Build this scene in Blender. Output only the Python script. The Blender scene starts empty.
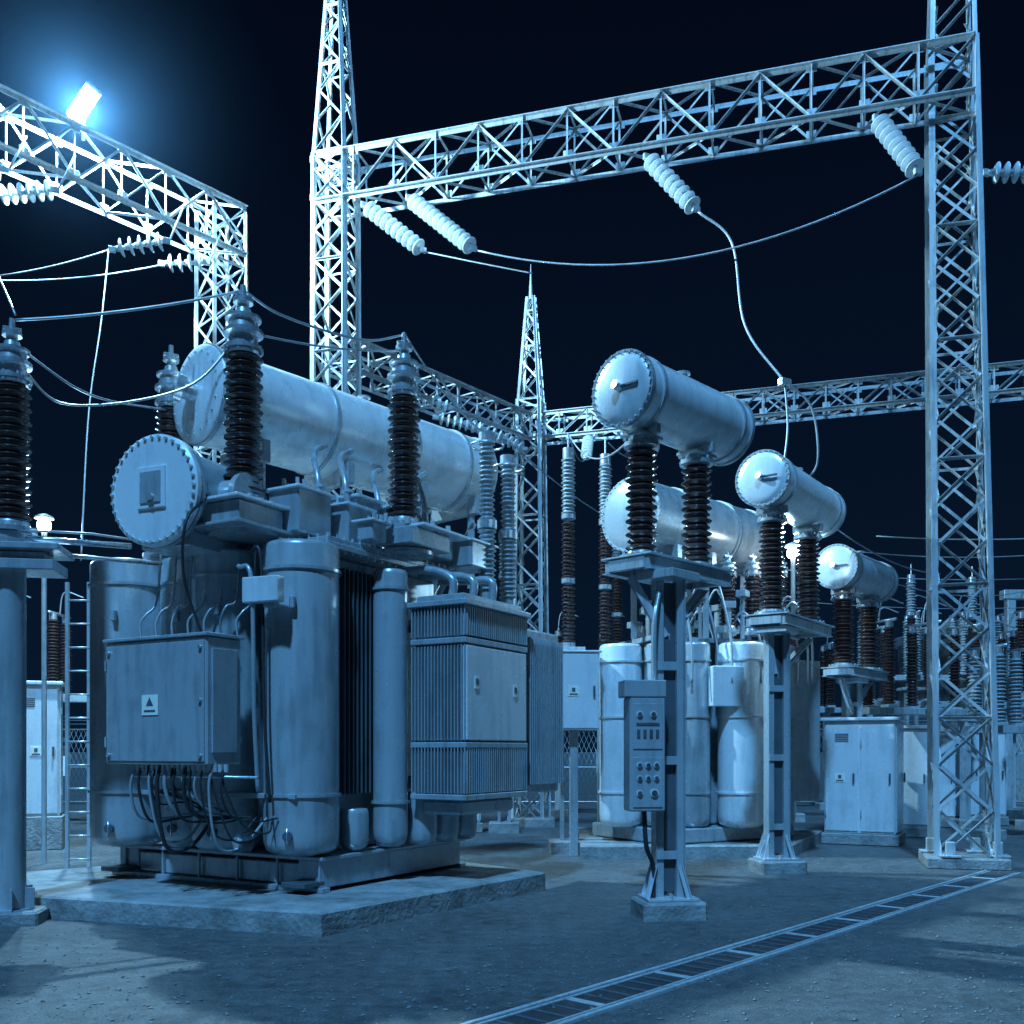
import bpy, math, random
from mathutils import Vector, Matrix
random.seed(7)
R=math.radians
# ------------------------------------------------------------------ materials
def newmat(name):
    m=bpy.data.materials.new(name); m.use_nodes=True
    nt=m.node_tree; nt.nodes.clear()
    o=nt.nodes.new('ShaderNodeOutputMaterial'); b=nt.nodes.new('ShaderNodeBsdfPrincipled')
    nt.links.new(b.outputs[0],o.inputs[0]); return m,nt,b
def paint(name,base,rough=.42,metal=0.0,dirt=.5,scale=1.0,bump=.12):
    m,nt,b=newmat(name); L=nt.links; N=nt.nodes.new
    tc=N('ShaderNodeTexCoord')
    mp=N('ShaderNodeMapping'); mp.inputs['Scale'].default_value=(11*scale,11*scale,1.1*scale); L.new(tc.outputs['Object'],mp.inputs[0])
    n1=N('ShaderNodeTexNoise'); n1.inputs['Scale'].default_value=1.0; n1.inputs['Detail'].default_value=3; L.new(mp.outputs[0],n1.inputs['Vector'])
    n2=N('ShaderNodeTexNoise'); n2.inputs['Scale'].default_value=2.3*scale; n2.inputs['Detail'].default_value=5; n2.inputs['Roughness'].default_value=.65; L.new(tc.outputs['Object'],n2.inputs['Vector'])
    mul=N('ShaderNodeMath'); mul.operation='MULTIPLY'; L.new(n1.outputs[0],mul.inputs[0]); L.new(n2.outputs[0],mul.inputs[1])
    rp=N('ShaderNodeValToRGB'); rp.color_ramp.elements[0].position=.11; rp.color_ramp.elements[1].position=.26
    d=tuple(c*(1-dirt) for c in base); rp.color_ramp.elements[0].color=(*d,1); rp.color_ramp.elements[1].color=(*base,1)
    L.new(mul.outputs[0],rp.inputs[0]); L.new(rp.outputs[0],b.inputs['Base Color'])
    mr=N('ShaderNodeMapRange'); mr.inputs['To Min'].default_value=rough+.14; mr.inputs['To Max'].default_value=rough-.1; L.new(n2.outputs[0],mr.inputs['Value']); L.new(mr.outputs[0],b.inputs['Roughness'])
    b.inputs['Metallic'].default_value=metal
    if bump>.06:
        bp=N('ShaderNodeBump'); bp.inputs['Strength'].default_value=bump; bp.inputs['Distance'].default_value=.012; L.new(n2.outputs[0],bp.inputs['Height']); L.new(bp.outputs[0],b.inputs['Normal'])
    return m
M_PAINT=paint('painted_steel',(.42,.45,.47),.26,.3,.34)
M_DARK=paint('dark_painted_steel',(.09,.105,.12),.35,.1,.5)
M_LIGHT=paint('light_painted_steel',(.76,.78,.79),.25,.2,.22)
M_GALV=paint('galvanised_steel',(.62,.64,.65),.32,.4,.4,2.0,.0)
M_ALU=paint('aluminium_fitting',(.72,.74,.76),.24,.7,.35,3.0,.0)
M_BROWN=paint('brown_porcelain',(.060,.030,.027),.10,.0,.35,3.0,.0)
M_GREYP=paint('grey_porcelain',(.30,.32,.33),.2,.0,.3,3.0,.0)
M_GLASS=paint('glass_insulator',(.9,.92,.92),.10,.0,.12,3.0,.0)
M_CABLE=paint('black_rubber',(.03,.03,.033),.45,.0,.3,1,.0)
M_WIRE=paint('aluminium_cable',(.4,.41,.42),.4,.4,.3,1,.0)
M_SIGN=paint('sign_plate',(.8,.78,.68),.4,.0,.2,1,.0)
def concrete():
    m,nt,b=newmat('concrete'); L=nt.links; N=nt.nodes.new
    tc=N('ShaderNodeTexCoord'); n=N('ShaderNodeTexNoise'); n.inputs['Scale'].default_value=2.5; n.inputs['Detail'].default_value=8; n.inputs['Roughness'].default_value=.7
    L.new(tc.outputs['Object'],n.inputs['Vector']); rp=N('ShaderNodeValToRGB')
    rp.color_ramp.elements[0].position=.33; rp.color_ramp.elements[0].color=(.13,.13,.125,1); rp.color_ramp.elements[1].position=.62; rp.color_ramp.elements[1].color=(.34,.33,.32,1)
    L.new(n.outputs[0],rp.inputs[0]); L.new(rp.outputs[0],b.inputs['Base Color']); b.inputs['Roughness'].default_value=.75
    n2=N('ShaderNodeTexNoise'); n2.inputs['Scale'].default_value=22; n2.inputs['Detail'].default_value=5; L.new(tc.outputs['Object'],n2.inputs['Vector'])
    bp=N('ShaderNodeBump'); bp.inputs['Strength'].default_value=.6; bp.inputs['Distance'].default_value=.03; L.new(n2.outputs[0],bp.inputs['Height']); L.new(bp.outputs[0],b.inputs['Normal'])
    return m
M_CONC=concrete()
def groundmat():
    m,nt,b=newmat('gravel_dirt'); L=nt.links; N=nt.nodes.new
    tc=N('ShaderNodeTexCoord')
    def noise(s,d,r=.6):
        n=N('ShaderNodeTexNoise'); n.inputs['Scale'].default_value=s; n.inputs['Detail'].default_value=d; n.inputs['Roughness'].default_value=r; L.new(tc.outputs['Object'],n.inputs['Vector']); return n
    a=noise(.9,5,.7); c=noise(7,9,.8); f=noise(60,4,.75)
    m1=N('ShaderNodeMath'); m1.operation='MULTIPLY_ADD'; m1.inputs[1].default_value=.28; L.new(a.outputs[0],m1.inputs[0])
    m2=N('ShaderNodeMath'); m2.operation='MULTIPLY'; m2.inputs[1].default_value=.72; L.new(c.outputs[0],m2.inputs[0]); L.new(m2.outputs[0],m1.inputs[2])
    rp=N('ShaderNodeValToRGB'); rp.color_ramp.elements[0].position=.36; rp.color_ramp.elements[0].color=(.04,.041,.042,1); rp.color_ramp.elements[1].position=.64; rp.color_ramp.elements[1].color=(.25,.25,.245,1)
    L.new(m1.outputs[0],rp.inputs[0])
    mx=N('ShaderNodeMixRGB'); mx.blend_type='MULTIPLY'; mx.inputs[0].default_value=.7; L.new(rp.outputs[0],mx.inputs[1])
    r2=N('ShaderNodeValToRGB'); r2.color_ramp.elements[0].position=.38; r2.color_ramp.elements[0].color=(.15,.15,.15,1); r2.color_ramp.elements[1].position=.56; L.new(f.outputs[0],r2.inputs[0]); L.new(r2.outputs[0],mx.inputs[2])
    L.new(mx.outputs[0],b.inputs['Base Color'])
    mr=N('ShaderNodeMapRange'); mr.inputs['To Min'].default_value=.30; mr.inputs['To Max'].default_value=.72; L.new(c.outputs[0],mr.inputs['Value']); L.new(mr.outputs[0],b.inputs['Roughness'])
    ad=N('ShaderNodeMath'); ad.operation='MULTIPLY_ADD'; ad.inputs[1].default_value=.3; L.new(f.outputs[0],ad.inputs[0]); L.new(c.outputs[0],ad.inputs[2])
    bp=N('ShaderNodeBump'); bp.inputs['Strength'].default_value=.8; bp.inputs['Distance'].default_value=.05; L.new(ad.outputs[0],bp.inputs['Height']); L.new(bp.outputs[0],b.inputs['Normal'])
    return m
M_GROUND=groundmat()
M_STONE=paint('stone',(.22,.22,.215),.6,0,.7,4.0,.0)
def emis(name,col,s):
    m=bpy.data.materials.new(name); m.use_nodes=True; nt=m.node_tree; nt.nodes.clear()
    o=nt.nodes.new('ShaderNodeOutputMaterial'); e=nt.nodes.new('ShaderNodeEmission'); e.inputs[0].default_value=(*col,1); e.inputs[1].default_value=s
    nt.links.new(e.outputs[0],o.inputs[0]); return m
M_LAMP=emis('lamp_lens',(.75,.92,1),60)
# ------------------------------------------------------------------ mesh builder
class MB:
    def __init__(s): s.V=[];s.F=[];s.M=[];s.S=[];s.mats=[]
    def mi(s,m):
        if m not in s.mats: s.mats.append(m)
        return s.mats.index(m)
    def add(s,vs,fs,m,smooth=False):
        o=len(s.V); s.V.extend([tuple(v) for v in vs]); k=s.mi(m)
        for f in fs:
            s.F.append(tuple(i+o for i in f)); s.M.append(k); s.S.append(smooth)
    def boxm(s,c,size,mat3,m,bev=.006):
        hx,hy,hz=[a/2 for a in size]; b=min(bev,hx*.4,hy*.4,hz*.4); c=Vector(c)
        vs=[];idx={}
        for sx in(-1,1):
            for sy in(-1,1):
                for sz in(-1,1):
                    for a in range(3):
                        p=[sx*(hx-b),sy*(hy-b),sz*(hz-b)]; p[a]=(sx*hx,sy*hy,sz*hz)[a]
                        idx[(sx,sy,sz,a)]=len(vs); vs.append(c+mat3@Vector(p))
        fs=[]
        for a in range(3):
            o1,o2=[k for k in range(3) if k!=a]
            for sg in(-1,1):
                q=[]
                for (p1,p2) in((-1,-1),(1,-1),(1,1),(-1,1)):
                    t=[0,0,0];t[a]=sg;t[o1]=p1;t[o2]=p2; q.append(idx[(*t,a)])
                if (sg==1)==(a==1): q.reverse()
                fs.append(q)
            for s1 in(-1,1):
                for s2 in(-1,1):
                    def g(sa,ax):
                        t=[0,0,0];t[a]=sa;t[o1]=s1;t[o2]=s2; return idx[(*t,ax)]
                    q=[g(-1,o1),g(1,o1),g(1,o2),g(-1,o2)]
                    if (s1*s2==1)!=(a==1): q.reverse()
                    fs.append(q)
        for sx in(-1,1):
            for sy in(-1,1):
                for sz in(-1,1):
                    q=[idx[(sx,sy,sz,k)] for k in range(3)]
                    if sx*sy*sz<0: q.reverse()
                    fs.append(q)
        s.add(vs,fs,m)
    def box(s,c,size,ang,m,bev=.006): s.boxm(c,size,Matrix.Rotation(R(ang),3,'Z'),m,bev)
    def cbox(s,co,du,dv,z0,z1,ang,m,bev=.006):
        a=R(ang); u=Vector((math.cos(a),math.sin(a))); v=Vector((-u.y,u.x))
        c=Vector(co)+u*du/2+v*dv/2
        s.box((c.x,c.y,(z0+z1)/2),(abs(du),abs(dv),z1-z0),ang,m,bev)
    def frame(s,ax):
        ax=Vector(ax).normalized(); t=Vector((0,0,1)) if abs(ax.z)<.95 else Vector((1,0,0))
        a=ax.cross(t).normalized(); return ax,a,ax.cross(a).normalized()
    def lathe(s,p,axis,prof,m,seg=24,share=False,capend=True):
        ax,a,b=s.frame(axis); p=Vector(p)
        cs=[(math.cos(2*math.pi*i/seg),math.sin(2*math.pi*i/seg)) for i in range(seg)]
        def ring(h,r): return [p+ax*h+(a*c+b*d)*r for c,d in cs]
        if share:
            vs=[];fs=[]
            for h,r in prof: vs+=ring(h,r)
            for k in range(len(prof)-1):
                for i in range(seg):
                    j=(i+1)%seg; fs.append((k*seg+i,k*seg+j,(k+1)*seg+j,(k+1)*seg+i))
            s.add(vs,fs,m,True)
        else:
            for k in range(len(prof)-1):
                vs=ring(*prof[k])+ring(*prof[k+1])
                s.add(vs,[(i,(i+1)%seg,seg+(i+1)%seg,seg+i) for i in range(seg)],m,True)
        if capend:
            if prof[0][1]>1e-4: s.add(ring(*prof[0]),[tuple(range(seg-1,-1,-1))],m)
            if prof[-1][1]>1e-4: s.add(ring(*prof[-1]),[tuple(range(seg))],m)
    def cyl(s,p0,p1,r,m,seg=20,r1=None):
        p0=Vector(p0);p1=Vector(p1);l=(p1-p0).length; r1=r if r1 is None else r1
        s.lathe(p0,p1-p0,[(0,r),(l,r1)],m,seg)
    def tube(s,pts,r,m,seg=6):
        pts=[Vector(p) for p in pts]; n=len(pts); vs=[];fs=[]
        prev=None
        for i,p in enumerate(pts):
            d=(pts[min(i+1,n-1)]-pts[max(i-1,0)]).normalized()
            if prev is None: _,a,b=s.frame(d)
            else:
                a=(prev-d*prev.dot(d)).normalized(); b=d.cross(a)
            prev=a
            for k in range(seg):
                t=2*math.pi*k/seg; vs.append(p+(a*math.cos(t)+b*math.sin(t))*r)
        for i in range(n-1):
            for k in range(seg):
                j=(k+1)%seg; fs.append((i*seg+k,i*seg+j,(i+1)*seg+j,(i+1)*seg+k))
        fs.append(tuple(range(seg-1,-1,-1))); fs.append(tuple((n-1)*seg+k for k in range(seg)))
        s.add(vs,fs,m,True)
    def curve(s,pts,r,m,seg=6,n=10):
        P=[Vector(p) for p in pts]; P=[P[0]*2-P[1]]+P+[P[-1]*2-P[-2]]; out=[]
        for i in range(1,len(P)-2):
            for k in range(n):
                t=k/n; a,b,c,d=P[i-1:i+3]
                out.append(.5*((2*b)+(c-a)*t+(2*a-5*b+4*c-d)*t*t+(3*b-a-3*c+d)*t**3))
        out.append(P[-2]); s.tube(out,r,m,seg)
    def sag(s,a,b,h,r,m,n=24):
        a=Vector(a);b=Vector(b); s.tube([a.lerp(b,i/n)-Vector((0,0,4*h*(i/n)*(1-i/n))) for i in range(n+1)],r,m)
    def ang(s,p0,p1,w,m,flip=False,t=None,up=None):
        p0=Vector(p0);p1=Vector(p1); ax=(p1-p0).normalized()
        up=Vector(up) if up is not None else (Vector((0,0,1)) if abs(ax.z)<.9 else Vector((1,0,0)))
        a=ax.cross(up).normalized(); b=ax.cross(a).normalized()
        if flip: a=-a
        t=t or w*.16
        sec=[(0,0),(w,0),(w,t),(t,t),(t,w),(0,w)]
        vs=[p0+a*x+b*y for x,y in sec]+[p1+a*x+b*y for x,y in sec]
        fs=[(i,(i+1)%6,6+(i+1)%6,6+i) for i in range(6)]+[(5,4,3,0),(3,2,1,0),(6,9,10,11),(6,7,8,9)]
        s.add(vs,fs,m)
    def bolts(s,c,axis,Rr,n,r,l,m):
        ax,a,b=s.frame(axis); c=Vector(c)
        for i in range(n):
            t=2*math.pi*i/n; p=c+(a*math.cos(t)+b*math.sin(t))*Rr
            s.lathe(p-ax*l*.5,ax,[(0,r),(l,r)],m,6)
    def obj(s,name,parent=None):
        me=bpy.data.meshes.new(name); me.from_pydata(s.V,[],s.F)
        for m in s.mats: me.materials.append(m)
        me.polygons.foreach_set('material_index',s.M); me.polygons.foreach_set('use_smooth',s.S); me.update()
        o=bpy.data.objects.new(name,me); bpy.context.scene.collection.objects.link(o)
        if parent: o.parent=parent
        return o
def empty(name):
    e=bpy.data.objects.new(name,None); bpy.context.scene.collection.objects.link(e); e.empty_display_size=.2; return e
# ------------------------------------------------------------------ reusable parts
def sheds(mb,p,axis,L,r,m,pitch=.062,core=.66,seg=24):
    n=max(3,int(L/pitch)); q=L/n; prof=[(0,r*core)]
    for i in range(n):
        h=i*q; rr=r if i%2==0 else r*.88
        prof+=[(h+.10*q,r*core),(h+.30*q,rr*.97),(h+.42*q,rr),(h+.50*q,rr*.96),(h+.85*q,r*core*1.06)]
    prof.append((L,r*core)); mb.lathe(p,axis,prof,m,seg,True)
def bushing(mb,x,y,z0,z1,r,m=M_BROWN,cap=.45,tip=.2,pitch=.062):
    mb.lathe((x,y,z0-.12),(0,0,1),[(0,r*1.25),(.04,r*1.25),(.04,r*.95),(.09,r*.9),(.12,r*.8)],M_ALU,24)
    mb.bolts((x,y,z0-.075),(0,0,1),r*1.12,10,.014,.03,M_GALV)
    sheds(mb,(x,y,z0),(0,0,1),z1-z0,r,m,pitch)
    c=cap
    mb.lathe((x,y,z1),(0,0,1),[(0,r*.8),(c*.06,r*.85),(c*.08,r*1.0),(c*.16,r*1.0),(c*.18,r*.72),(c*.42,r*.72),(c*.44,r*1.0),(c*.52,r*1.0),(c*.54,r*.78),(c*.74,r*.72),(c*.76,r*.9),(c*.82,r*.9),(c*.86,r*.45),(c,r*.38)],M_ALU,24)
    mb.bolts((x,y,z1+c*.12),(0,0,1),r*.9,8,.012,.09,M_GALV)
    mb.lathe((x,y,z1+c),(0,0,1),[(0,r*.3),(tip*.25,r*.3),(tip*.25,r*.5),(tip*.42,r*.5),(tip*.42,r*.18),(tip,r*.14)],M_ALU,14)
    mb.box((x+.0,y,z1+c+tip*.55),(.16,.05,.035),30,M_ALU)
def string(mb,p0,p1,r=.125,m=M_GLASS):
    p0=Vector(p0);p1=Vector(p1); d=p1-p0; L=d.length; u=d/L
    f=.10; n=max(4,int((L-2*f)/.12)); q=(L-2*f)/n
    mb.tube([p0,p0+u*f],.018,M_GALV); mb.tube([p1-u*f,p1],.018,M_GALV)
    mb.box(p0+u*.05,(.1,.05,.09),20,M_GALV); mb.box(p1-u*.05,(.12,.05,.08),20,M_GALV)
    for i in range(n):
        h=f+i*q; mb.lathe(p0+u*h,u,[(0,.03),(.05*q,.045),(.34*q,.048),(.40*q,.06)],M_ALU,12,True)
        mb.lathe(p0+u*h,u,[(.38*q,.045),(.46*q,r*.7),(.62*q,r*.96),(.70*q,r),(.76*q,r*.96),(.66*q,r*.7),(.72*q,r*.55),(.64*q,r*.4),(.72*q,.03),(q,.028)],m,20,True)
def tower(mb,cx,cy,ang,z0,z1,w0,w1,leg=.07,br=.034,ratio=1.0,lean=0):
    rot=Matrix.Rotation(R(ang),2)
    def P(ix,iy,z):
        t=(z-z0)/(z1-z0); w=w0+(w1-w0)*t; q=rot@Vector((ix*w/2,iy*w/2)); return Vector((cx+q.x+lean*t,cy+q.y,z))
    cor=[(-1,-1),(1,-1),(1,1),(-1,1)]
    for i,(a,b) in enumerate(cor):
        mb.ang(P(a,b,z0),P(a,b,z1),leg,M_GALV,up=(-a*rot[0][0],-a*rot[1][0],0))
    z=z0;k=0
    while z<z1-.05:
        w=w0+(w1-w0)*(z-z0)/(z1-z0); dz=max(.25,w*ratio); zn=min(z1,z+dz)
        for i in range(4):
            a=cor[i];b=cor[(i+1)%4]
            if k%2: a,b=b,a
            mb.ang(P(*a,z),P(*b,zn),br,M_GALV,flip=bool(i%2))
            if w>.5: mb.ang(P(*b,z),P(*a,zn),br*.75,M_GALV,flip=not bool(i%2))
            if k%3==0: mb.ang(P(*cor[i],z),P(*cor[(i+1)%4],z),br,M_GALV)
        z=zn;k+=1
def spire(mb,cx,cy,ang,z0,z1,w0,tipl=.8):
    tower(mb,cx,cy,ang,z0,z1-tipl,w0,.10,.055,.03,1.1)
    mb.lathe((cx,cy,z1-tipl-.05),(0,0,1),[(0,.05),(tipl+.05,.006)],M_GALV,8)
def beam(mb,p0,p1,h,w,panel=.75,ch=.07,br=.034):
    p0=Vector(p0);p1=Vector(p1); d=p1-p0; L=d.length; u=d/L; s=Vector((-u.y,u.x,0)).normalized(); up=Vector((0,0,1))
    def P(t,a,b): return p0+u*t+s*(a*w/2)-up*(h if b else 0)
    for a in(-1,1):
        for b in(0,1):
            mb.ang(P(0,a,b),P(L,a,b),ch,M_GALV,flip=(a==1))
    n=max(2,round(L/panel)); q=L/n
    for i in range(n):
        t0=i*q;t1=t0+q;e=i%2
        for a in(-1,1):
            mb.ang(P(t0,a,e),P(t1,a,1-e),br,M_GALV,flip=(a==1))
            mb.ang(P(t0,a,0),P(t0,a,1),br*.8,M_GALV)
            if i%2==0: mb.ang(P(t0,a,1-e),P(t1,a,e),br*.7,M_GALV,flip=(a==-1))
            for b in (0,1):
                mb.box(P(t0,a,b)+up*(.06 if b else -.06),(.14,.012,.11),math.degrees(math.atan2(u.y,u.x)),M_GALV,.002)
        for b in(0,1):
            mb.ang(P(t0,-1 if e else 1,b),P(t1,1 if e else -1,b),br*.9,M_GALV)
            mb.ang(P(t0,-1,b),P(t0,1,b),br*.8,M_GALV)
    for a in(-1,1): mb.ang(P(L,a,0),P(L,a,1),br,M_GALV)
def htank(mb,p0,p1,r,m=M_PAINT,bands=(.33,.66),flange=True,nb=24,seg=56):
    p0=Vector(p0);p1=Vector(p1); d=p1-p0;L=d.length;u=d/L
    mb.lathe(p0,u,[(-.05,r*.0),(-.045,r*.72),(-.02,r*.93),(0,r*1.0)],m,seg,True,False)
    mb.lathe(p0,u,[(0,r),(L,r)],m,seg,capend=False)
    mb.lathe(p1,u,[(0,r),(.03,r*.95),(.08,r*.75),(.12,0)],m,seg,True,False)
    for f in (.012,)+tuple(bands)+(.985,):
        mb.lathe(p0+u*(L*f-.022),u,[(0,r),(0,r+.018),(.044,r+.018),(.044,r)],M_PAINT,seg,capend=False)
    if flange:
        mb.lathe(p0-u*.012,u,[(0,r*.9),(0,r+.022),(.03,r+.022),(.03,r)],M_PAINT,seg,capend=False)
        mb.bolts(p0-u*.01,u,r+.004,nb,.009,.05,M_GALV)
    q=p0+u*L*.55; mb.cyl(q+Vector((0,0,r-.02)),q+Vector((0,0,r+.06)),.05,M_PAINT,14); mb.cyl(q+Vector((0,0,r+.06)),q+Vector((0,0,r+.08)),.08,M_PAINT,14)
def vpod(mb,x,y,z0,z1,r,m=M_PAINT,ring=None,seg=40):
    mb.lathe((x,y,z0),(0,0,1),[(0,r*.55),(.025,r*.8),(.06,r*.93),(.13,r*.985),(.2,r),(z1-z0-.05,r),(z1-z0-.02,r*.97),(z1-z0,r*.9)],m,seg,True,True)
    for zz in (ring or []):
        mb.lathe((x,y,zz-.015),(0,0,1),[(0,r),(0,r+.02),(.03,r+.02),(.03,r)],m,seg,capend=False)
def fins(mb,co,ang,length,z0,z1,depth,pitch=.05,m=M_PAINT,t=.013):
    a=R(ang); u=Vector((math.cos(a),math.sin(a))); nrm=Vector((u.y,-u.x)); n=int(length/pitch)
    for i in range(n+1):
        c=Vector(co)+u*(i*length/n)+nrm*depth/2
        mb.box((c.x,c.y,(z0+z1)/2),(t,depth,z1-z0),ang,m,.003)
def door(mb,co,du,z0,z1,ang,m,sign=True,handle=True):
    a=R(ang);u=Vector((math.cos(a),math.sin(a)));n=Vector((u.y,-u.x)); c=Vector(co)+u*du/2+n*.008
    mb.box((c.x,c.y,(z0+z1)/2),(du-.05,.022,z1-z0-.05),ang,m,.006)
    for zz in (z0+.18*(z1-z0),z1-.18*(z1-z0)):
        h=Vector(co)+u*.03+n*.03; mb.cyl((h.x,h.y,zz-.05),(h.x,h.y,zz+.05),.011,M_GALV,8)
    if handle:
        h=Vector(co)+u*(du-.09)+n*.04; mb.box((h.x,h.y,(z0+z1)/2),(.03,.03,.16),ang,M_DARK,.005)
    if sign:
        s=Vector(co)+u*du*.45+n*.023; sz=(z0+z1)/2
        mb.box((s.x,s.y,sz),(.17,.006,.15),ang,M_SIGN,.002)
        s2=s+n*.005; mb.box((s2.x,s2.y,sz+.02),(.05,.004,.06),ang,M_DARK,.001); mb.box((s2.x,s2.y,sz-.045),(.12,.004,.02),ang,M_DARK,.001)
U60=Vector((.5,.866)); V60=Vector((-.866,.5)); O=Vector((-1.85,9.72))
def L(u,v): return O+U60*u+V60*v
# ------------------------------------------------------------------ ground
g=MB(); g.add([(-400,-60,0),(400,-60,0),(400,700,0),(-400,700,0)],[(0,1,2,3)],M_GROUND); g.obj('ground')
st=MB(); rs=random.Random(3)
for i in range(15000):
    Y=3.8+15*rs.random()**1.6; X=(rs.random()-.5)*1.3*Y
    r=rs.choice([.004,.005,.007,.009,.014])*(.8+.5*rs.random())
    vs=[(X+r*rs.uniform(.7,1.3),Y,r*.3),(X,Y+r*rs.uniform(.7,1.3),r*.3),(X-r*rs.uniform(.7,1.3),Y,r*.2),(X,Y-r,r*.3),(X+r*.2*rs.uniform(-1,1),Y,r*rs.uniform(.5,1.0)),(X,Y,-r*.3)]
    st.add(vs,[(0,1,4),(1,2,4),(2,3,4),(3,0,4),(1,0,5),(2,1,5),(3,2,5),(0,3,5)],M_STONE)
st.obj('gravel')
def prism(name,pts,z0,z1,m=M_CONC,ch=.02):
    b=MB(); c=sum((Vector(p) for p in pts),Vector((0,0)))/len(pts)
    ins=[Vector(p)+(c-Vector(p)).normalized()*ch*1.4 for p in pts]; n=len(pts)
    vs=[(*p,z0) for p in pts]+[(*p,z1-ch) for p in pts]+[(p.x,p.y,z1) for p in ins]
    fs=[(i,(i+1)%n,n+(i+1)%n,n+i) for i in range(n)]+[(n+i,n+(i+1)%n,2*n+(i+1)%n,2*n+i) for i in range(n)]+[tuple(range(2*n,3*n))]
    b.add(vs,fs,m); return b.obj(name)
prism('concrete_plinth',[(-1.63,8.56),(.38,11.4),(-2.2,14.3),(-5.6,11.4),(-4.55,9.55)],-.05,.21)
prism('concrete_plinth',[(1.0,14.6),(4.1,14.7),(5.4,17.4),(1.2,18.2)],-.05,.2)
# cable trench cover strip
t=MB(); a=Vector((-2.1,3.1)); b=Vector((6.55,12.9)); d=(b-a); LL=d.length; d/=LL; n=Vector((-d.y,d.x)); an=math.degrees(math.atan2(d.y,d.x))
t.cbox(a,LL,.42,-.04,.006,an,M_CABLE,.002)
for s,ww in ((-.02,.035),(.045,.018),(.345,.018),(.385,.035)): 
    q=a+n*s; t.cbox(q,LL,ww,-.03,.022 if ww>.02 else .016,an,M_GALV,.004)
k=0
while k*.17<LL:
    q=a+d*(k*.17)+n*.066; t.cbox(q,.022 if k%6 else .06,.276,-.02,.013,an,M_DARK if k%6 else M_GALV,.003); k+=1
t.obj('cable_trench_cover')
# ------------------------------------------------------------------ gantries
ga=math.degrees(math.atan2(-2.65,9.2))
e=empty('main_steel_gantry')
mb=MB(); tower(mb,-2.87,16.3,ga,.15,11.25,.58,.50,ratio=.95); mb.obj('lattice_tower_leg_a',e)
mb=MB(); spire(mb,-2.87,16.3,ga,11.25,15.6,.50); mb.obj('spire',e)
mb=MB(); tower(mb,6.25,13.85,ga,.15,11.3,.68,.48,.08,.04,.95,lean=-.17); tower(mb,6.08,13.85,ga,11.3,16.5,.48,.2,.06,.034,1.0)
for sx in(-1,1):
    for sy in(-1,1):
        mb.box((6.25+sx*.33,13.85+sy*.33,.17),(.26,.26,.03),ga,M_GALV); mb.box((6.25+sx*.32,13.85+sy*.32,.27),(.12,.12,.18),ga,M_GALV,.01)
mb.box((6.25,13.85,.07),(1.05,1.05,.16),ga,M_CONC,.02)
mb.obj('lattice_tower_leg_b',e)
mb=MB(); beam(mb,(-3.12,16.38,11.2),(6.28,13.66,11.2),.74,.52,.72); mb.obj('truss_beam',e)
mb=MB()
for p,q in [((-2.4,16.0,10.35),(-1.37,15.7,9.42)),((-1.66,15.8,10.35),(-.56,15.2,9.2)),((1.95,14.7,10.35),(2.64,14.2,9.25)),((5.0,13.8,10.35),(5.38,13.2,9.2)),((6.4,13.6,9.45),(7.6,13.5,9.4))]: string(mb,p,q,.135)
mb.obj('insulator_strings',e)
mb=MB(); e2=empty('side_steel_gantry'); la=50
tower(mb,-5.0,17.2,la,.1,10.85,.60,.54,ratio=.95); mb.obj('lattice_tower_leg',e2)
mb=MB(); beam(mb,(-10.9,9.76,10.8),(-4.72,17.12,10.8),.8,.55,.72); mb.obj('truss_beam',e2)
mb=MB()
for p,q in [((-7.3,14.0,9.35),(-6.35,14.0,9.45)),((-7.9,13.6,9.55),(-6.95,13.8,9.6)),((-6.05,15.0,9.1),(-5.2,15.2,9.35)),((-5.66,16,9.38),(-4.9,16.2,9.5))]:
    string(mb,p,q,.135); mb.tube([q,Vector(q)+Vector((.1,.3,.65))],.015,M_GALV)
mb.obj('insulator_strings',e2)
mb=MB(); e3=empty('rear_steel_gantry')
tower(mb,.4,21.2,ga,.1,9.0,.60,.42,.07,.038,1.0); spire(mb,.4,21.2,ga,9.0,11.9,.40,.7); mb.obj('lattice_tower_leg',e3)
mb=MB(); mb.box((.4,21.2,.08),(1.0,1.0,.2),0,M_CONC,.02); mb.obj('footing',e3)
mb=MB(); beam(mb,(-3.0,16.8,8.55),(.2,21.1,8.65),.52,.5,.6,.065,.034); mb.obj('truss_beam_a',e3)
mb=MB(); beam(mb,(.5,21.3,8.7),(11.2,17.9,8.7),.5,.45,.6,.065,.034); mb.obj('truss_beam_b',e3)
mb=MB(); tower(mb,11.3,17.9,ga,.1,8.7,.7,.5); mb.obj('lattice_tower_leg_b',e3)
mb=MB()
for p,q in [((-1.9,18.3,8.1),(-1.1,18.6,7.95)),((-1.5,18.9,7.9),(-.5,19.2,7.75)),((-.9,19.6,8.0),(-.1,19.6,7.7)),((-.4,20.2,8.0),(.3,20,7.6)),((1.6,20.9,8.15),(1.5,20.2,7.5)),((2.9,20.5,8.15),(2.8,19.8,7.5))]: string(mb,p,q,.12)
mb.obj('insulator_strings',e3)
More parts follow.
